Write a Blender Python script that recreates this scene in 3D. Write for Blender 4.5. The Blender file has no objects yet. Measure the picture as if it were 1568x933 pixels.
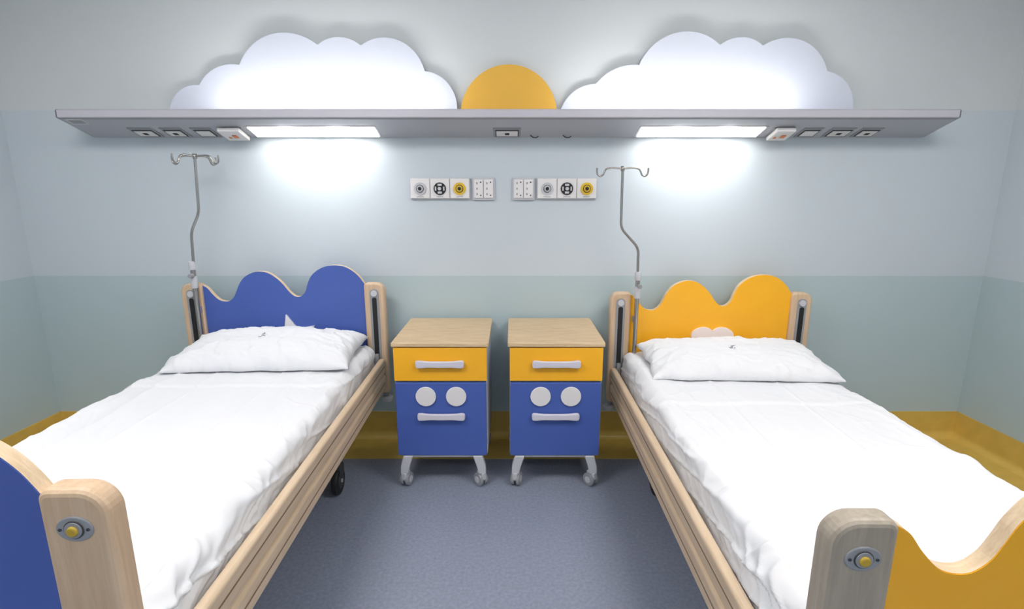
import bpy, bmesh, math, random
from mathutils import Vector, noise
from math import sin, cos, pi, radians
random.seed(4)
S = bpy.context.scene
S.view_settings.view_transform = 'Standard'
S.view_settings.look = 'None'
S.view_settings.exposure = 0.0

# ------------------------------------------------------------ materials
def lin(c):
    o = []
    for v in c:
        v = v/255.0
        o.append(v/12.92 if v <= .04045 else ((v+.055)/1.055)**2.4)
    return (o[0], o[1], o[2], 1)

def mat(name, col, rough=.5, metal=0., var=.0, scale=8., bump=0., bscale=60., emit=0., spec=.5, coat=0.):
    m = bpy.data.materials.new(name); m.use_nodes = True
    nt = m.node_tree; b = nt.nodes['Principled BSDF']
    b.inputs['Roughness'].default_value = rough
    b.inputs['Metallic'].default_value = metal
    b.inputs['Specular IOR Level'].default_value = spec
    b.inputs['Coat Weight'].default_value = coat
    c = lin(col)
    tc = nt.nodes.new('ShaderNodeTexCoord')
    n = nt.nodes.new('ShaderNodeTexNoise'); n.inputs['Scale'].default_value = scale; n.inputs['Detail'].default_value = 6
    nt.links.new(tc.outputs['Object'], n.inputs['Vector'])
    r = nt.nodes.new('ShaderNodeValToRGB')
    r.color_ramp.elements[0].position = .3; r.color_ramp.elements[1].position = .7
    k = var
    r.color_ramp.elements[0].color = tuple(max(0, x*(1-k)) for x in c[:3])+(1,)
    r.color_ramp.elements[1].color = tuple(min(1, x*(1+k)) for x in c[:3])+(1,)
    nt.links.new(n.outputs['Fac'], r.inputs['Fac'])
    nt.links.new(r.outputs['Color'], b.inputs['Base Color'])
    if bump:
        n2 = nt.nodes.new('ShaderNodeTexNoise'); n2.inputs['Scale'].default_value = bscale; n2.inputs['Detail'].default_value = 5
        nt.links.new(tc.outputs['Object'], n2.inputs['Vector'])
        bp = nt.nodes.new('ShaderNodeBump'); bp.inputs['Strength'].default_value = bump; bp.inputs['Distance'].default_value = .01
        nt.links.new(n2.outputs['Fac'], bp.inputs['Height']); nt.links.new(bp.outputs['Normal'], b.inputs['Normal'])
    if emit:
        b.inputs['Emission Color'].default_value = c
        b.inputs['Emission Strength'].default_value = emit
    return m

def wood(name, c1, c2, stretch=(1, 12, 12), rough=.45, scale=6.):
    m = bpy.data.materials.new(name); m.use_nodes = True
    nt = m.node_tree; b = nt.nodes['Principled BSDF']; b.inputs['Roughness'].default_value = rough
    tc = nt.nodes.new('ShaderNodeTexCoord'); mp = nt.nodes.new('ShaderNodeMapping')
    mp.inputs['Scale'].default_value = stretch
    nt.links.new(tc.outputs['Object'], mp.inputs['Vector'])
    n = nt.nodes.new('ShaderNodeTexNoise'); n.inputs['Scale'].default_value = scale
    n.inputs['Detail'].default_value = 8; n.inputs['Roughness'].default_value = .65; n.inputs['Distortion'].default_value = .4
    nt.links.new(mp.outputs['Vector'], n.inputs['Vector'])
    r = nt.nodes.new('ShaderNodeValToRGB')
    r.color_ramp.elements[0].position = .35; r.color_ramp.elements[1].position = .65
    r.color_ramp.elements[0].color = lin(c1); r.color_ramp.elements[1].color = lin(c2)
    nt.links.new(n.outputs['Fac'], r.inputs['Fac']); nt.links.new(r.outputs['Color'], b.inputs['Base Color'])
    return m

def add_logo(m, cx, cy):
    """small printed laundry mark on the pillow case"""
    nt = m.node_tree; b = nt.nodes['Principled BSDF']
    src = b.inputs['Base Color'].links[0].from_socket
    tc = nt.nodes.new('ShaderNodeTexCoord'); mp = nt.nodes.new('ShaderNodeMapping'); mp.vector_type = 'POINT'
    mp.inputs['Location'].default_value = (-cx/.022, -cy/.026, 0); mp.inputs['Scale'].default_value = (1/.022, 1/.026, 0)
    nt.links.new(tc.outputs['Object'], mp.inputs['Vector'])
    ln = nt.nodes.new('ShaderNodeVectorMath'); ln.operation = 'LENGTH'; nt.links.new(mp.outputs[0], ln.inputs[0])
    lt = nt.nodes.new('ShaderNodeMath'); lt.operation = 'LESS_THAN'; lt.inputs[1].default_value = 1.; nt.links.new(ln.outputs['Value'], lt.inputs[0])
    n = nt.nodes.new('ShaderNodeTexNoise'); n.inputs['Scale'].default_value = 75; nt.links.new(tc.outputs['Object'], n.inputs['Vector'])
    g = nt.nodes.new('ShaderNodeMath'); g.operation = 'GREATER_THAN'; g.inputs[1].default_value = .52; nt.links.new(n.outputs['Fac'], g.inputs[0])
    mu = nt.nodes.new('ShaderNodeMath'); mu.operation = 'MULTIPLY'; nt.links.new(lt.outputs[0], mu.inputs[0]); nt.links.new(g.outputs[0], mu.inputs[1])
    mx = nt.nodes.new('ShaderNodeMix'); mx.data_type = 'RGBA'; nt.links.new(mu.outputs[0], mx.inputs[0]); nt.links.new(src, mx.inputs[6]); mx.inputs[7].default_value = lin((135, 140, 155))
    nt.links.new(mx.outputs[2], b.inputs['Base Color'])

def wall_material():
    m = bpy.data.materials.new('painted_wall'); m.use_nodes = True
    nt = m.node_tree; b = nt.nodes['Principled BSDF']; b.inputs['Roughness'].default_value = .38
    b.inputs['Specular IOR Level'].default_value = .3
    g = nt.nodes.new('ShaderNodeNewGeometry'); sp = nt.nodes.new('ShaderNodeSeparateXYZ')
    nt.links.new(g.outputs['Position'], sp.inputs[0])
    def gt(v):
        q = nt.nodes.new('ShaderNodeMath'); q.operation = 'GREATER_THAN'; q.inputs[1].default_value = v
        nt.links.new(sp.outputs['Z'], q.inputs[0]); return q
    def mix(f, a, bb):
        q = nt.nodes.new('ShaderNodeMix'); q.data_type = 'RGBA'
        nt.links.new(f.outputs[0], q.inputs[0])
        for i, x in ((6, a), (7, bb)):
            if isinstance(x, tuple): q.inputs[i].default_value = x
            else: nt.links.new(x, q.inputs[i])
        return q
    m1 = mix(gt(1.065), lin(WALL_LOW), lin(WALL_MID))
    m2 = mix(gt(2.02), m1.outputs[2], lin(WALL_TOP))
    nt.links.new(m2.outputs[2], b.inputs['Base Color'])
    n2 = nt.nodes.new('ShaderNodeTexNoise'); n2.inputs['Scale'].default_value = 90
    nt.links.new(g.outputs['Position'], n2.inputs['Vector'])
    bp = nt.nodes.new('ShaderNodeBump'); bp.inputs['Strength'].default_value = .05; bp.inputs['Distance'].default_value = .005
    nt.links.new(n2.outputs['Fac'], bp.inputs['Height']); nt.links.new(bp.outputs['Normal'], b.inputs['Normal'])
    return m

WALL_LOW = (183, 201, 206); WALL_MID = (201, 211, 218); WALL_TOP = (209, 215, 217)
M_wall = wall_material()
M_ceil = mat('ceiling_paint', (232, 232, 232), .8)
M_floor = mat('vinyl_floor', (138, 146, 165), .38, var=.13, scale=70, bump=.03, bscale=120)
M_yel = mat('yellow_vinyl_skirting', (216, 184, 94), .4, var=.06, scale=14)
M_blue = mat('blue_laminate', (72, 98, 176), .4, var=.02)
M_orange = mat('orange_laminate', (255, 186, 38), .35, var=.02)
M_sun = mat('sun_yellow_laminate', (234, 182, 68), .4, var=.02)
M_cloud = mat('cloud_white_laminate', (210, 216, 230), .45, var=.01)
M_white = mat('white_plastic', (232, 230, 230), .35)
M_lilac = mat('handle_plastic', (214, 212, 224), .35)
M_pink = mat('pinkish_laminate', (246, 236, 234), .4)
M_alu = mat('console_aluminium', (196, 195, 204), .38, metal=.2, var=.02, scale=3)
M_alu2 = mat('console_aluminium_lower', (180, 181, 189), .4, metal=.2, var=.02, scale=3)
M_chrome = mat('steel', (170, 168, 165), .25, metal=.9)
M_grey = mat('grey_plastic', (150, 153, 158), .45)
M_lgrey = mat('light_grey_plastic', (200, 202, 208), .4)
M_dgrey = mat('dark_grey', (62, 64, 68), .5)
M_black = mat('black_rubber', (26, 26, 28), .55)
M_groove = mat('rail_groove_brown', (130, 108, 82), .6)
M_orb = mat('orange_button', (225, 130, 70), .4)
M_yelk = mat('yellow_knob', (228, 190, 50), .35)
M_knob = mat('yellow_brass_knob', (190, 160, 50), .4)
M_sheet = mat('white_cotton', (232, 234, 238), .85, bump=.3, bscale=12, spec=.2)
M_pillow = mat('pillow_cotton', (233, 235, 239), .85, bump=.3, bscale=12, spec=.2)
add_logo(M_pillow, -.02, -.03)
M_wood_v = wood('beech_vertical', (202, 172, 140), (216, 190, 160), (10, 10, .8))
M_wood_y = wood('beech_lengthwise', (204, 180, 150), (218, 196, 168), (10, .8, 10))
M_wood_x = wood('beech_top', (198, 168, 130), (226, 202, 164), (.9, 14, 14), scale=9)
M_wood_e = wood('ply_edge', (210, 184, 148), (230, 208, 176), (1, 20, 6))
M_post_shade = wood('beech_shaded', (158, 148, 134), (176, 166, 150), (10, 10, .8))  # darker beech copy, shade put into the colour of the right foot posts
M_diff = mat('downlight_diffuser', (255, 250, 242), .5, emit=7.)
M_up = mat('uplight_diffuser', (255, 252, 248), .5, emit=22.)
M_ceilight = mat('ceiling_light_diffuser', (255, 250, 246), .5, emit=14.5)
M_ceilight2 = mat('ceiling_light_diffuser_rear', (255, 250, 246), .5, emit=5.)
M_fill = mat('fill_panel_glow', (225, 238, 255), .3, emit=.5)  # glow of the added fill panel on the rear wall

# ------------------------------------------------------------ helpers
def obj(name, verts, faces, mats, parent=None, smooth=False, midx=None, bevel=0., seg=2):
    me = bpy.data.meshes.new(name); me.from_pydata([tuple(v) for v in verts], [], faces); me.update()
    for m in (mats if isinstance(mats, (list, tuple)) else [mats]): me.materials.append(m)
    if midx:
        for p, i in zip(me.polygons, midx): p.material_index = i
    bm = bmesh.new(); bm.from_mesh(me); bmesh.ops.recalc_face_normals(bm, faces=bm.faces); bm.to_mesh(me); bm.free()
    o = bpy.data.objects.new(name, me); S.collection.objects.link(o)
    if parent: o.parent = parent
    if smooth:
        for p in me.polygons: p.use_smooth = True
    if bevel:
        md = o.modifiers.new('bevel', 'BEVEL'); md.width = bevel; md.segments = seg; md.limit_method = 'ANGLE'; md.angle_limit = radians(40)
        md.harden_normals = False
    return o

def box(name, x0, x1, y0, y1, z0, z1, m, parent=None, bevel=0., seg=2):
    v = [(x, y, z) for x in (x0, x1) for y in (y0, y1) for z in (z0, z1)]
    f = [(0, 1, 3, 2), (4, 6, 7, 5), (0, 4, 5, 1), (2, 3, 7, 6), (0, 2, 6, 4), (1, 5, 7, 3)]
    return obj(name, v, f, m, parent, bevel=bevel, seg=seg)

def extr(name, pts, y0, y1, m, parent=None, bevel=0., axis='y', edge=None, seg=2):
    """extrude 2D outline. axis y: pts=(x,z); axis x: pts=(y,z); axis z: pts=(x,y)"""
    n = len(pts)
    def P(p, d):
        return {'y': (p[0], d, p[1]), 'x': (d, p[0], p[1]), 'z': (p[0], p[1], d)}[axis]
    v = [P(p, y0) for p in pts]+[P(p, y1) for p in pts]
    f = [tuple(range(n)), tuple(range(2*n-1, n-1, -1))]
    mi = [0, 0]
    for i in range(n):
        j = (i+1) % n; f.append((i, j, n+j, n+i)); mi.append(1 if edge else 0)
    return obj(name, v, f, [m, edge] if edge else m, parent, midx=mi, bevel=bevel, seg=seg)

def cyl(name, c, r, h, m, parent=None, axis='z', n=32, bevel=0., r2=None):
    r2 = r if r2 is None else r2
    v = []; 
    for k, (d, rr) in enumerate(((-h/2, r), (h/2, r2))):
        for i in range(n):
            a = 2*pi*i/n; u, w = rr*cos(a), rr*sin(a)
            p = {'z': (u, w, d), 'y': (u, d, w), 'x': (d, u, w)}[axis]
            v.append((c[0]+p[0], c[1]+p[1], c[2]+p[2]))
    f = [tuple(range(n)), tuple(range(2*n-1, n-1, -1))]+[(i, (i+1) % n, n+(i+1) % n, n+i) for i in range(n)]
    o = obj(name, v, f, m, parent, bevel=bevel)
    for p in o.data.polygons:
        if len(p.vertices) == 4: p.use_smooth = True
    return o

def tube(name, pts, r, m, parent=None, cyc=False):
    cu = bpy.data.curves.new(name, 'CURVE'); cu.dimensions = '3D'; cu.bevel_depth = r; cu.bevel_resolution = 5; cu.use_fill_caps = True
    sp = cu.splines.new('POLY'); sp.points.add(len(pts)-1)
    for p, q in zip(sp.points, pts): p.co = (q[0], q[1], q[2], 1)
    sp.use_cyclic_u = cyc; sp.use_smooth = True
    cu.materials.append(m)
    t = bpy.data.objects.new(name+'_c', cu); S.collection.objects.link(t)
    dg = bpy.context.evaluated_depsgraph_get()
    me = bpy.data.meshes.new_from_object(t.evaluated_get(dg)); me.name = name
    bpy.data.objects.remove(t)
    o = bpy.data.objects.new(name, me); S.collection.objects.link(o)
    for p in me.polygons: p.use_smooth = True
    if parent: o.parent = parent
    return o

def empty(name, loc=(0, 0, 0), rz=0.):
    e = bpy.data.objects.new(name, None); S.collection.objects.link(e)
    e.location = loc; e.rotation_euler = (0, 0, rz); e.empty_display_size = .1
    return e

def catmull(P, n=6, closed=False):
    out = []; L = len(P)
    for i in range(L-1):
        p0 = P[max(i-1, 0)]; p1 = P[i]; p2 = P[i+1]; p3 = P[min(i+2, L-1)]
        for k in range(n):
            t = k/n
            out.append(tuple(.5*((2*b)+(-a+c)*t+(2*a-5*b+4*c-d)*t*t+(-a+3*b-3*c+d)*t**3) for a, b, c, d in zip(p0, p1, p2, p3)))
    out.append(tuple(P[-1])); return out

def arc3(a, b, c, n=18):
    ax, ay = a; bx, by = b; cx, cy = c
    d = 2*(ax*(by-cy)+bx*(cy-ay)+cx*(ay-by))
    ux = ((ax*ax+ay*ay)*(by-cy)+(bx*bx+by*by)*(cy-ay)+(cx*cx+cy*cy)*(ay-by))/d
    uy = ((ax*ax+ay*ay)*(cx-bx)+(bx*bx+by*by)*(ax-cx)+(cx*cx+cy*cy)*(bx-ax))/d
    r = math.hypot(ax-ux, ay-uy)
    A = math.atan2(ay-uy, ax-ux); C = math.atan2(cy-uy, cx-ux); B = math.atan2(by-uy, bx-ux)
    cw = (A-C) % (2*pi); bw = (A-B) % (2*pi)
    if bw <= cw: return [(ux+r*cos(A-cw*i/n), uy+r*sin(A-cw*i/n)) for i in range(n)]
    cc = (C-A) % (2*pi)
    return [(ux+r*cos(A+cc*i/n), uy+r*sin(A+cc*i/n)) for i in range(n)]

def rrect(x0, x1, z0, z1, r, n=8, rt=None):
    """rounded rect outline; r=(bl,br,tr,tl)"""
    if not isinstance(r, tuple): r = (r,)*4
    out = []
    for (cx, cz, a0, q) in ((x0+r[0], z0+r[0], pi, r[0]), (x1-r[1], z0+r[1], 1.5*pi, r[1]), (x1-r[2], z1-r[2], 0, r[2]), (x0+r[3], z1-r[3], .5*pi, r[3])):
        if q < 1e-5: out.append((cx, cz)); continue
        for i in range(n+1):
            a = a0+.5*pi*i/n; out.append((cx+q*cos(a), cz+q*sin(a)))
    return out

# ------------------------------------------------------------ room
XL, XR, YB, YF, ZC = -2.92, 2.88, 3.08, -2.2, 2.95
box('floor', XL-.1, XR+.1, YF-.1, YB+.1, -.1, 0, M_floor)
box('ceiling', XL-.1, XR+.1, YF-.1, YB+.1, ZC, ZC+.1, M_ceil)
box('wall_back', XL-.1, XR+.1, YB, YB+.1, 0, ZC, M_wall)
box('wall_left', XL-.1, XL, YF, YB, 0, ZC, M_wall)
box('wall_right', XR, XR+.1, YF, YB, 0, ZC, M_wall)
box('wall_front', XL-.1, XR+.1, YF-.1, YF, 0, ZC, M_wall)
def skirt(name, L0, L1, kind):
    prof = [(0, .18), (.006, .18), (.006, .05)]
    for i in range(7):
        a = pi+.5*pi*i/6; prof.append((.006+.045+.045*cos(a), .05+.045*sin(a)))
    prof += [(.285, .004), (.285, 0), (0, 0)]
    if kind == 'back': pts = [(YB-d, z) for d, z in prof]; return extr(name, pts, L0, L1, M_yel, axis='x')
    if kind == 'left': pts = [(XL+d, z) for d, z in prof]
    else: pts = [(XR-d, z) for d, z in prof]
    return extr(name, pts, L0, L1, M_yel, axis='y')
skirt('baseboard_back', XL, XR, 'back'); skirt('baseboard_left', YF, YB, 'left'); skirt('baseboard_right', YF, YB, 'right')

# ceiling lights
for x, y, mm in ((-1.45, .95, M_ceilight), (1.45, .95, M_ceilight), (-1.2, -1.1, M_ceilight2), (1.2, -1.1, M_ceilight2)):
    e = empty('ceiling_light', (x, y, ZC))
    box('housing', -.66, .66, -.40, .40, -.05, 0, M_white, e, bevel=.005)
    box('diffuser', -.62, .62, -.36, .36, -.056, -.049, mm, e)
# window-shaped glowing panel, added as unseen fill light behind the camera
e = empty('fill_panel_1', (0, YF, 1.5))
box('fill_panel_face', -1.3, 1.3, .0, .012, -.6, .75, M_fill, e)
for a, b in ((-1.36, -1.3), (-.03, .03), (1.3, 1.36)): box('frame_stile', a, b, 0, .05, -.66, .81, M_white, e, bevel=.005)
for a, b in ((-.66, -.6), (.75, .81)): box('frame_rail', -1.36, 1.36, 0, .05, a, b, M_white, e, bevel=.005)

# ------------------------------------------------------------ bedhead console
con = empty('bedhead_light_console')
CX0, CX1 = -2.40, 2.36
Fy, Fz, By, Bz = 2.83, 1.945, 3.06, 1.873
prof = [(Fy+.012, 1.99), (Fy, 1.982), (Fy, Fz+.004), (Fy+.004, Fz), (By, Bz), (3.08, Bz), (3.08, 1.978), (Fy+.024, 1.978), (Fy+.018, 1.99)]
extr('body', prof, CX0, CX1, M_alu, con, axis='x')
ex, ez = By-Fy, Bz-Fz; LL = math.hypot(ex, ez); nx, nz = ez/LL, -ex/LL
def slant(name, x0, x1, f0, f1, h0, h1, m, bevel=.0):
    v = []
    for x in (x0, x1):
        for f in (f0, f1):
            for h in (h0, h1):
                v.append((x, Fy+ex*f+nx*h, Fz+ez*f+nz*h))
    return obj(name, v, [(0, 1, 3, 2), (4, 6, 7, 5), (0, 4, 5, 1), (2, 3, 7, 6), (0, 2, 6, 4), (1, 5, 7, 3)], m, con, bevel=bevel)
slant('underside', CX0+.004, CX1-.004, .06, 1.0, 0, .002, M_alu2)
slant('seam_strip', CX0+.004, CX1-.004, .035, .05, 0, .001, M_grey)
for x0, x1 in ((CX0-.004, CX0+.003), (CX1-.003, CX1+.004)):
    extr('end_cap', [(p[0], p[1]) for p in prof], x0, x1, M_grey, con, axis='x')
for x0, x1 in ((-1.45, -.757), (.712, 1.39)):
    slant('downlight_frame', x0-.012, x1+.012, .40, .97, 0, .004, M_alu)
    slant('downlight', x0, x1, .44, .93, .004, .008, M_diff)
    for k in (.3, .7):
        L = bpy.data.lights.new('lamp', 'SPOT'); L.energy = 5.; L.spot_size = radians(125); L.spot_blend = 1.; L.shadow_soft_size = .06; L.color = (1, .985, .97)
        lo = bpy.data.objects.new('lamp', L); S.collection.objects.link(lo); lo.parent = con
        lo.location = (x0+(x1-x0)*k, 2.865, 1.90)
        lo.rotation_euler = Vector((0, .2, -.23)).to_track_quat('-Z', 'Y').to_euler()
for x0, x1 in ((-1.66, -.38), (.34, 1.60)):
    box('uplight', x0, x1, 2.86, 2.90, 1.976, 1.985, M_up, con)
def sock(x0, x1, kind):
    slant('socket_frame', x0, x1, .48, .97, 0, .006, M_grey, .002)
    slant('socket_recess', x0+.012, x1-.012, .56, .90, .006, .008, M_dgrey)
    if kind == 'call':
        slant('call_unit', x0+.01, x1-.004, .42, .95, .006, .03, M_white, .006)
        slant('call_button', (x0+x1)/2+.0, (x0+x1)/2+.026, .62, .76, .03, .034, M_orb, .002)
        slant('call_button_red', (x0+x1)/2-.03, (x0+x1)/2-.018, .72, .8, .03, .032, M_orb)
    else:
        slant('socket_insert', x0+.018, x1-.018, .60, .86, .008, .012, M_white, .002)
        if kind == 'dot':
            slant('socket_hole', (x0+x1)/2-.012, (x0+x1)/2+.012, .68, .78, .012, .0135, M_black)
for x0, x1, k in ((-2.12, -1.985, 'dot'), (-1.945, -1.825, 'dot'), (-1.775, -1.66, 'p'), (-1.625, -1.49, 'call'), (-.105, .05, 'dot'),
                  (1.44, 1.56, 'call'), (1.61, 1.72, 'p'), (1.765, 1.90, 'dot'), (1.93, 2.05, 'dot')):
    sock(x0, x1, k)
slant('label_left', -2.37, -2.28, .06, .30, .002, .004, M_lgrey); slant('label_print', -2.36, -2.29, .1, .25, .004, .005, M_grey)
for x in (.125, .31):
    tube('hook', [(x-.02, 3.03, 1.878), (x-.005, 3.02, 1.866), (x+.012, 3.02, 1.864), (x+.025, 3.03, 1.874)], .003, M_dgrey, con)

# ------------------------------------------------------------ clouds and sun
def cloud(cusps, name='cloud_wall_panel'):
    k = 1.009
    cusps = [tuple((p[0]*k, 1.54+(p[1]-1.54)*k) for p in c) for c in cusps]
    pts = []
    for a, b, c in cusps: pts += arc3(a, b, c)
    pts.append(cusps[-1][2])
    pts += [(cusps[-1][2][0], 1.980), (cusps[0][0][0], 1.980)]
    e = empty(name)
    extr('panel', pts, 3.042, 3.058, M_cloud, e)
    xs = [p[0] for p in pts]; xa, xb = min(xs), max(xs)
    for t in (.25, .5, .75):
        cyl('standoff', (xa+(xb-xa)*t, 3.069, 2.12), .015, .022, M_grey, e, axis='y', n=16)
cloud([((-1.917, 1.995), (-1.867, 2.098), (-1.734, 2.142)), ((-1.734, 2.142), (-1.639, 2.228), (-1.50, 2.246)),
       ((-1.50, 2.246), (-1.296, 2.405), (-1.062, 2.348)), ((-1.062, 2.348), (-.941, 2.388), (-.826, 2.345)),
       ((-.826, 2.345), (-.639, 2.378), (-.481, 2.214)), ((-.481, 2.214), (-.349, 2.145), (-.308, 2.010))])
cloud([((.272, 2.010), (.342, 2.108), (.465, 2.148)), ((.465, 2.148), (.563, 2.224), (.699, 2.246)),
       ((.699, 2.246), (.876, 2.405), (1.137, 2.348)), ((1.137, 2.348), (1.252, 2.388), (1.37, 2.345)),
       ((1.37, 2.345), (1.556, 2.378), (1.738, 2.214)), ((1.738, 2.214), (1.869, 2.137), (1.905, 1.995))])
e = empty('sun_wall_panel')
extr('half_disc', [(-.018+.272*cos(pi*i/60), 1.988+.268*sin(pi*i/60)) for i in range(61)], 3.044, 3.064, M_sun, e)
cyl('standoff', (-.018, 3.072, 2.1), .015, .016, M_grey, e, axis='y', n=16)

# ------------------------------------------------------------ wall service panels
def gas(x0, order):
    e = empty('medical_gas_outlet_panel'); w = .1155
    box('backplate', x0-.003, x0+3*w+.003, 3.062, 3.08, 1.523, 1.645, M_lgrey, e, bevel=.004)
    for i, k in enumerate(order):
        a = x0+i*w; c = a+w/2; zc = 1.583
        box('plate', a+.002, a+w-.002, 3.054, 3.063, 1.528, 1.640, M_white, e, bevel=.003)
        cm = {'w': M_lgrey, 'b': M_black, 'y': M_yelk}[k]
        cyl('ring', (c, 3.051, zc), .036, .008, cm, e, axis='y')
        if k == 'b':
            for s in (-1, 1):
                box('lug', c-.012, c+.012, 3.044, 3.05, zc+s*.022-.006, zc+s*.022+.006, M_lgrey, e)
                box('lug_side', c+s*.024-.004, c+s*.024+.004, 3.044, 3.05, zc-.012, zc+.012, M_lgrey, e)
        else:
            cyl('ring_inner', (c, 3.045, zc), .022, .006, M_dgrey if k == 'w' else M_black, e, axis='y')
            cyl('ring_mid', (c, 3.042, zc), .0185, .006, cm, e, axis='y')
        cyl('port', (c, 3.038, zc), .010, .012, M_black if k != 'b' else M_lgrey, e, axis='y', n=20)
        box('print', c-.02, c+.02, 3.053, 3.055, 1.535, 1.5385, M_grey, e)
def switch(x0):
    e = empty('wall_connector_panel'); w = .130
    box('backplate', x0, x0+w, 3.062, 3.08, 1.518, 1.648, M_lgrey, e, bevel=.004)
    for s in (0, 1):
        a = x0+.009+s*.058
        box('module', a, a+.054, 3.054, 3.063, 1.53, 1.636, M_white, e, bevel=.003)
        for z in (1.552, 1.583, 1.614):
            box('slot', a+.015, a+.022, 3.0525, 3.055, z-.006, z+.006, M_grey, e)
        cyl('screw', (a+.04, 3.053, 1.545), .004, .004, M_dgrey, e, axis='y', n=12)
        cyl('screw', (a+.04, 3.053, 1.62), .004, .004, M_dgrey, e, axis='y', n=12)
gas(-.595, 'wby'); switch(-.232); switch(.002); gas(.148, 'wby')

# ------------------------------------------------------------ bedside cabinets
def caster(e, x, y, r=.036, w=.022, turn=.4, top=.12):
    t = Vector((cos(turn), sin(turn), 0)); s = Vector((-sin(turn), cos(turn), 0))
    for k in (-1, 1):
        c = Vector((x, y, r))+t*k*.015+s*.012
        o = cyl('caster_wheel', (0, 0, 0), r, w*.9, M_grey, e, axis='x', bevel=.005); o.location = c; o.rotation_euler = (0, 0, turn)
        o = cyl('caster_hub', (0, 0, 0), r*.5, w*.9+.004, M_lgrey, e, axis='x'); o.location = c; o.rotation_euler = (0, 0, turn)
    o = box('caster_fork', -.014, .014, -.022, .032, r*1.0, r*2.3, M_lgrey, e, bevel=.007); o.location = (x, y, 0); o.rotation_euler = (0, 0, turn)
    cyl('caster_stem', (x, y, (r*2+top)/2), .012, top-r*2+.01, M_chrome, e)

def cabinet(cx):
    e = empty('bedside_cabinet', (cx, 0, 0)); y0, y1 = 2.50, 3.045; h = .240
    extr('top_slab', rrect(-.250, .250, y0-.005, y1, .012), .787, .808, M_wood_x, e, axis='z', bevel=.003)
    box('carcass', -h+.004, h-.004, y0+.022, y1-.01, .185, .787, M_lgrey, e, bevel=.003)
    box('side_left', -h, -h+.012, y0+.022, y1-.01, .185, .787, M_lgrey, e); box('side_right', h-.012, h, y0+.022, y1-.01, .185, .787, M_lgrey, e)
    box('drawer_front', -h, h, y0, y0+.02, .602, .782, M_orange, e, bevel=.004)
    box('door_front', -h+.002, h-.004, y0, y0+.02, .182, .594, M_blue, e, bevel=.004)
    for z, m in ((.697, M_orange), (.409, M_blue)):
        P = [(-.125, .0), (-.122, .018), (-.105, .022), (-.07, .018), (0, .017), (.07, .018), (.105, .022), (.122, .018), (.125, 0), (.12, -.016), (.1, -.019), (.06, -.016), (0, -.017), (-.06, -.016), (-.1, -.019), (-.12, -.016)]
        P = catmull(P+[P[0]], 4)[:-1]
        extr('handle', [(a, b+z) for a, b in P], y0-.024, y0-.006, M_lilac, e, bevel=.005)
        extr('handle_recess', rrect(-.11, .11, z-.042, z-.018, .010), y0-.003, y0+.004, m, e, bevel=.002)
        for s in (-1, 1): cyl('handle_post', (s*.09, y0-.004, z), .008, .012, M_grey, e, axis='y', n=12)
    for s in (-1, 1):
        cyl('eye', (s*.079, y0-.004, .519), .053, .010, M_white, e, axis='y', n=48, bevel=.003)
    box('base_frame', -.215, .215, y0+.01, y1-.04, .165, .186, M_lgrey, e, bevel=.004)
    for sx in (-1, 1):
        for yy, t in ((y0+.012, .5), (y1-.07, -.3)):
            P = [(sx*.160, .180), (sx*.212, .180), (sx*.228, .12), (sx*.230, .075), (sx*.190, .075), (sx*.180, .12)]
            extr('leg_bracket', P, yy-.018, yy+.018, M_lgrey, e, bevel=.005)
            caster(e, sx*.208, yy, turn=t*sx+.2, top=.1)
cabinet(-.370); cabinet(.228)

# ------------------------------------------------------------ beds
PO = [(0, -.0), (.03, -.018), (.06, -.055), (.10, -.09), (.15, -.096), (.185, -.073), (.205, -.04), (.225, 0), (.26, .043), (.31, .07), (.36, .079), (.41, .07), (.455, .043),
      (.495, .005), (.53, -.04), (.565, -.068), (.60, -.068), (.63, -.04), (.645, 0), (.67, .048), (.71, .083), (.76, .106), (.82, .114), (.88, .106), (.93, .08), (.97, .043), (1.0, .0)]

def board(e, name, y0, y1, zt, zb, m):
    W = .470
    top = catmull([(-W+2*W*u, zt-.012+z) for u, z in PO], 5)
    pts = [(-W, zb)]+top+[(W, zb)]
    o = extr(name, pts, y0, y1, m, e, edge=M_wood_e)
    extr(name+'_face_front', [(p[0], p[1]-.0015) for p in pts], y0-.0012, y0+.001, m, e)

def post(e, s, y0, y1, zt, zb, m, outer_face, slot_face, depthdir):
    xo, xi = s*.586, s*.466
    x0, x1 = min(xo, xi), max(xo, xi)
    r = (.02, .02, .050, .022) if s > 0 else (.02, .02, .022, .050)
    extr('post', rrect(x0, x1, zb, zt, r), y0, y1, m, e, bevel=.012, seg=3)
    cx = s*.526
    if outer_face is not None:
        y = outer_face
        el = [(cx+.032*cos(2*pi*i/40), zt-.072+.024*sin(2*pi*i/40)) for i in range(40)]
        extr('lock_plate', el, y-.003, y+.004, M_grey, e, bevel=.002)
        cyl('lock_ring', (cx, y-.003, zt-.072), .017, .004, M_dgrey, e, axis='y')
        cyl('lock_ring_inner', (cx, y-.004, zt-.072), .015, .005, M_grey, e, axis='y')
        cyl('lock_knob', (cx, y-.006, zt-.073), .0095, .010, M_knob, e, axis='y', bevel=.003)
        for q in (-1, 1): cyl('lock_screw', (cx+q*.024, y-.003, zt-.072), .003, .003, M_dgrey, e, axis='y', n=12)
    y = slot_face; d = depthdir
    ya, yb = sorted((y, y+d*.004)); 
    extr('slot_frame', rrect(cx-.026, cx+.026, zb+.06, zt-.035, .024), ya, yb, M_grey, e)
    ya, yb = sorted((y+d*.003, y+d*.007))
    extr('slot', rrect(cx-.013, cx+.013, zb+.075, zt-.085, .010), ya, yb, M_black, e)
    cyl('slot_cap', (cx, y+d*.006, zt-.06), .018, .008, M_lgrey, e, axis='y')

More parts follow.
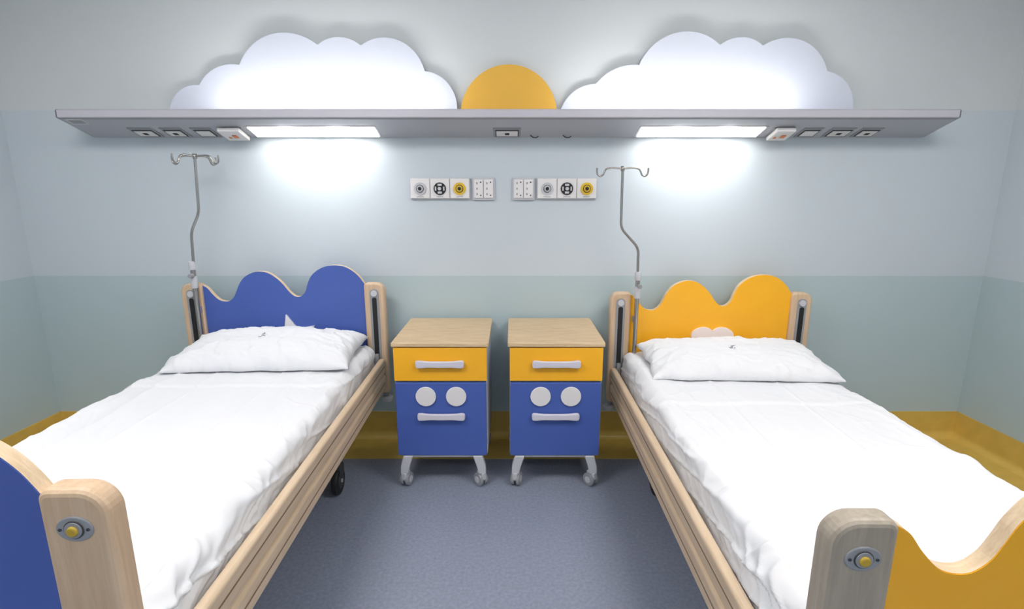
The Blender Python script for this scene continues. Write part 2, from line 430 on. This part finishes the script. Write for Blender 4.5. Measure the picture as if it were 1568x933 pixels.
def bed(cx, rz, zt, m, ornament):
    e = empty('hospital_bed', (cx, 0, 0), rz)
    zb = zt-.68
    board(e, 'headboard_panel', 2.925, 2.953, zt, zb+.10, m)
    board(e, 'footboard_panel', .784, .812, zt, zb+.10, m)
    for s in (-1, 1):
        post(e, s, 2.905, 2.960, zt, zb, M_wood_v, None, 2.905, -1)
        post(e, s, .774, .822, zt, zb, M_wood_v if cx < 0 else M_post_shade, .774, .822, 1)
        for yy in (2.915, .81):
            cyl('corner_bumper', (s*.57, yy, zb-.035), .034, .03, M_lgrey, e, bevel=.006); cyl('bumper_stem', (s*.56, yy+.01, zb-.005), .014, .05, M_grey, e)
        X = s*.553; zr = zt-.455
        for k, (a, b) in enumerate(((zr-.085, zr), (zr-.185, zr-.10))):
            extr('side_rail_bar', rrect(X-.018, X+.018, a, b, .013, n=5), .83, 2.895, M_wood_y, e, bevel=.003)
            gx = (X+s*.0176, X+s*.0186)
            box('rail_groove', min(gx), max(gx), .85, 2.87, (a+b)/2-.003, (a+b)/2+.003, M_groove, e)
        box('rail_web', X-.008, X+.008, .84, 2.89, zr-.17, zr-.02, M_wood_y, e)
        for yy in (.824, 2.875):
            extr('rail_end_guide', rrect(s*.526-.012, s*.526+.012, zr-.19, zr+.03, .008), yy, yy+.028, M_grey, e, bevel=.003)
    zm = zt-.40
    box('cross_rail_head', -.46, .46, 2.93, 2.95, zb+.02, zb+.12, M_wood_y, e)
    box('platform', -.46, .46, .87, 2.90, zm-.155, zm-.125, M_lgrey, e, bevel=.005)
    box('mattress', -.455, .455, .92, 2.865, zm-.125, zm-.022, M_sheet, e, bevel=.03, seg=4)
    for s in (-1, 1):
        box('frame_beam', s*.40-.02, s*.40+.02, .84, 2.92, zm-.21, zm-.155, M_lgrey, e, bevel=.004)
        box('base_beam', s*.36-.02, s*.36+.02, 1.1, 2.5, .15, .20, M_dgrey, e, bevel=.004)
        tube('lift_arm', [(s*.30, 1.25, .19), (s*.30, 2.05, zm-.17)], .018, M_grey, e)
        tube('lift_arm', [(s*.27, 2.4, .19), (s*.27, 1.55, zm-.17)], .018, M_grey, e)
        for yy in (1.15, 2.43):
            cyl('wheel', (s*.40, yy, .072), .072, .034, M_black, e, axis='x', bevel=.008)
            cyl('wheel_hub', (s*.40, yy, .072), .038, .040, M_dgrey, e, axis='x'); cyl('wheel_axle', (s*.40, yy, .072), .010, .05, M_grey, e, axis='x', n=16)
            box('wheel_fork', s*.40-.028, s*.40+.028, yy-.02, yy+.035, .10, .165, M_dgrey, e, bevel=.008)
    for yy in (1.15, 2.43): box('base_cross', -.38, .38, yy-.025, yy+.025, .15, .20, M_dgrey, e, bevel=.004)
    if ornament == 'star':
        P = []
        for i in range(10):
            a = radians(103+36*i); r = .150 if i % 2 == 0 else .066
            P.append((.035+r*cos(a), .715+r*sin(a)))
        extr('star', P, 2.908, 2.926, M_white, e, bevel=.002)
    else:
        P = []
        for i in range(60):
            t = 2*pi*i/60
            P.append((.025+.0078*16*sin(t)**3, .712+.0064*(13*cos(t)-4*cos(2*t)-1.5*cos(3*t)-.8*cos(4*t))))
        extr('heart', P, 2.908, 2.926, M_pink, e, bevel=.002)
    return e

LB = dict(cx=-1.268, rz=.021, zt=1.047, zm=.668); RB = dict(cx=1.131, rz=-.0105, zt=.992, zm=.630)
bed(LB['cx'], LB['rz'], LB['zt'], M_blue, 'star')
bed(RB['cx'], RB['rz'], RB['zt'], M_orange, 'heart')

def fr(x, y, z, o=4): return noise.fractal(Vector((x, y, z)), 1.0, 2.0, o)
def ridge(v, k=4.): return max(0., 1-abs(v)*k)**1.5

def sheet(B, yfold, seed):
    W, r, drop = .492, .030, .13
    F = W-r; A = r*pi/2; L = F+A+drop
    y0, y1 = .868, 2.885
    nx_, ny_ = 260, 380
    V = []; Fc = []
    LY = (y1-(y0+r))+A+.10
    for j in range(ny_+1):
        q = LY*j/ny_
        lin_y = y1-q
        if lin_y >= y0+r: y = lin_y; dy = 0; ny = 0
        else:
            k = (y0+r)-lin_y
            if k < A: th = k/r; y = y0+r-r*sin(th); dy = r*(1-cos(th)); ny = sin(th)
            else: y = y0; dy = r+(k-A); ny = 1
        for i in range(nx_+1):
            s = -L+2*L*i/nx_; a = abs(s); sg = 1 if s > 0 else -1
            if a <= F: x = a; dx = 0; nn = 0; sd = 0
            elif a < F+A: th = (a-F)/r; x = F+r*sin(th); dx = r*(1-cos(th)); nn = sin(th); sd = (a-F)/(A+drop)
            else: k = a-F-A; x = W+.06*k; dx = r+k; nn = 1; sd = (a-F)/(A+drop)
            if sd > 0: dx *= 1+.18*fr(y*3.1+seed, sg*4, 1.)
            wx, wy = x*sg, y
            big = .005*fr(wx*2.2+seed, wy*2.0, 3.)
            ed = max(0., (abs(wx)-.20)/.28)
            foot = max(0., (1.6-wy)/.5)
            d1 = ridge(fr(wx*3.0+.35*wy+seed*1.7, wy*.8-wx*.5, 7., 2))
            d2 = ridge(fr(wx*6+seed+wy*.8, wy*1.6-wx*2., 11., 2))
            d3 = ridge(fr(wx*2+seed+wy*3, wy*1.5+wx*5., 17., 2), 5)
            d4 = ridge(fr(wx*4+seed*2+wy*5, wy*2-wx*3., 23., 2), 6)
            top = big+.007*d1*(.4+ed)+.0045*d2*(.3+ed*.7+foot)+.008*d3*(ed*.5+foot*ed)+.004*d4*(.2+ed)
            side = 0
            if sd > 0 or ed > .6:
                k = max(0, min(1, (abs(wx)-.40)/.08)) if sd == 0 else 1
                f1 = fr(wy*3.+seed*3, dx*5+sg*9, 2., 3); f2 = ridge(fr(wy*2.2-dx*12+seed, sg*3+dx*6, 5., 2), 3.5)
                f3 = ridge(fr(wy*6+dx*16+seed, sg*5, 8., 2), 3)
                side = k*(.010*f1+.014*f2*(.6+foot*.7)+.008*f3*(.4+foot))
            crease = 0
            for cxx in (-.17, .16):
                crease += .004*math.exp(-((wx-cxx-.006*sin(wy*5+seed))/.006)**2)
            crease += .0025*math.exp(-((wy-1.45)/.006)**2)
            yf = yfold-.012*fr(wx*3, seed, 0)
            step = .010/(1+math.exp(-(wy-yf)/.003))
            dd = top+side+crease+step
            nz_ = max(0., 1-nn)*max(0., 1-ny)
            X = sg*x+sg*nn*dd; Y = y-ny*dd; Z = B['zm']-.008-dx-dy+dd*(nz_ if (nn or ny) else 1)+.004*fr(wx*1.1, wy*1.4, seed)
            V.append((X, Y, Z))
    for j in range(ny_):
        for i in range(nx_):
            a = j*(nx_+1)+i; Fc.append((a, a+1, a+nx_+2, a+nx_+1))
    o = obj('bed_sheet', V, Fc, M_sheet, smooth=True)
    o.location = (B['cx'], 0, 0); o.rotation_euler = (0, 0, B['rz'])
    return o
sheet(LB, 2.27, 3.1); sheet(RB, 2.15, 8.4)

def pillow(B, px, py, hx, hy, T, seed, rz, pz=0.):
    n, m = 130, 80
    V = []; Fc = []
    for side in (1, -1):
        for j in range(m+1):
            for i in range(n+1):
                u = -1+2*i/n; v = -1+2*j/m
                x = hx*u*(1-.05*(1-v*v)); y = hy*v*(1-.07*(1-u*u))
                h = ((1-abs(u)**3.2)*(1-abs(v)**2.6))
                h = max(h, 0)**.5
                edge = 1-h
                wr = .018*ridge(fr(u*2.2+seed, v*1.6+u*1.2, side*3., 2), 3.5)*(edge+.12)+.010*fr(u*2.2+seed, v*2.2, 1.+side, 3)
                wr += .007*ridge(fr(u*4+v*2+seed, v*3-u, side*9., 2), 5)
                rad = math.atan2(v, u)
                pk = .007*edge*h*4*sin(rad*15+4*fr(u, v, seed))
                if side > 0: z = T*h+(wr+pk*.5)*min(1, h*2.5)
                else: z = -.028*h
                x += .008*edge*fr(v*4+seed, u*2, 4.); y += .012*edge*fr(u*5+seed, v*2, 6.)
                z += .014*(abs(u)**4)*fr(u*1.5, v*2+seed, 2.)+.03
                V.append((x, y, z))
    N = (n+1)*(m+1)
    for k in (0, 1):
        for j in range(m):
            for i in range(n):
                a = k*N+j*(n+1)+i; Fc.append((a, a+1, a+n+2, a+n+1))
    o = obj('pillow', V, Fc, M_pillow, smooth=True)
    bm = bmesh.new(); bm.from_mesh(o.data); bmesh.ops.remove_doubles(bm, verts=bm.verts, dist=.0006)
    bmesh.ops.recalc_face_normals(bm, faces=bm.faces); bm.to_mesh(o.data); bm.free()
    o.location = (px, py, B['zm']+.006+pz); o.rotation_euler = (radians(5), 0, rz)
    return o
pillow(LB, -1.305, 2.655, .47, .235, .118, 2.2, .026+.02)
pillow(RB, 1.185, 2.62, .475, .235, .102, 6.6, -.017-.03)

# ------------------------------------------------------------ iv poles
def ivpole(P, clampz, n_hooks, yy):
    e = empty('iv_pole')
    pts = [(x, yy, z) for x, z in P]
    sm = [pts[0]]
    for i in range(1, len(pts)-1):
        a, b, c = Vector(pts[i-1]), Vector(pts[i]), Vector(pts[i+1])
        d1 = min(.035, (a-b).length*.4); d2 = min(.035, (c-b).length*.4)
        p, q = b+(a-b).normalized()*d1, b+(c-b).normalized()*d2
        for k in range(6):
            t = k/5; sm.append(tuple((1-t)**2*p+2*t*(1-t)*b+t*t*q))
    sm.append(pts[-1])
    tube('rod', sm, .0075, M_chrome, e)
    xb = P[-1][0]
    tube('lower_tube', [(xb, yy, clampz+.09), (xb, yy, P[-1][1])], .0125, M_chrome, e)
    cyl('clamp_collar', (xb, yy, clampz+.075), .018, .05, M_lgrey, e, bevel=.003)
    cyl('clamp_collar_lower', (xb, yy, clampz-.02), .018, .07, M_lgrey, e, bevel=.003)
    cyl('clamp_knob', (xb+.005, yy-.028, clampz+.02), .012, .03, M_grey, e, axis='y', bevel=.003)
    box('clamp_bracket', xb-.012, xb+.012, yy, 2.915, clampz-.2, clampz-.165, M_grey, e, bevel=.003)
    x0, z0 = P[0]
    angs = (0, pi) if n_hooks == 2 else (radians(-8), radians(172), radians(75), radians(-105))
    for a in angs:
        dx, dy = cos(a), sin(a)
        H = [(0, 0), (.05, .004), (.085, .0), (.098, -.014), (.106, -.032), (.122, -.040), (.136, -.030), (.140, -.010), (.1395, .004)]
        H = catmull(H, 4)
        tube('hook', [(x0+dx*h, yy+dy*h, z0+z) for h, z in H], .005, M_chrome, e)
    cyl('hook_hub', (x0, yy, z0), .011, .026, M_chrome, e)
ivpole([(-1.722, 1.752), (-1.738, 1.45), (-1.795, 1.345), (-1.806, 1.14), (-1.815, .66)], 1.08, 4, 2.872)
ivpole([(.604, 1.687), (.608, 1.365), (.712, 1.255), (.716, 1.05), (.718, .42)], 1.02, 2, 2.872)

# ------------------------------------------------------------ camera
cam = bpy.data.cameras.new('camera'); cam.sensor_width = 36; cam.lens = 36*780/1568; cam.clip_start = .02
co = bpy.data.objects.new('camera', cam); S.collection.objects.link(co)
co.location = (0, 0, 1.54); co.rotation_euler = (radians(78), 0, 0); S.camera = co
w = bpy.data.worlds.new('world'); S.world = w; w.use_nodes = True
w.node_tree.nodes['Background'].inputs[0].default_value = (.8, .85, .9, 1); w.node_tree.nodes['Background'].inputs[1].default_value = .3
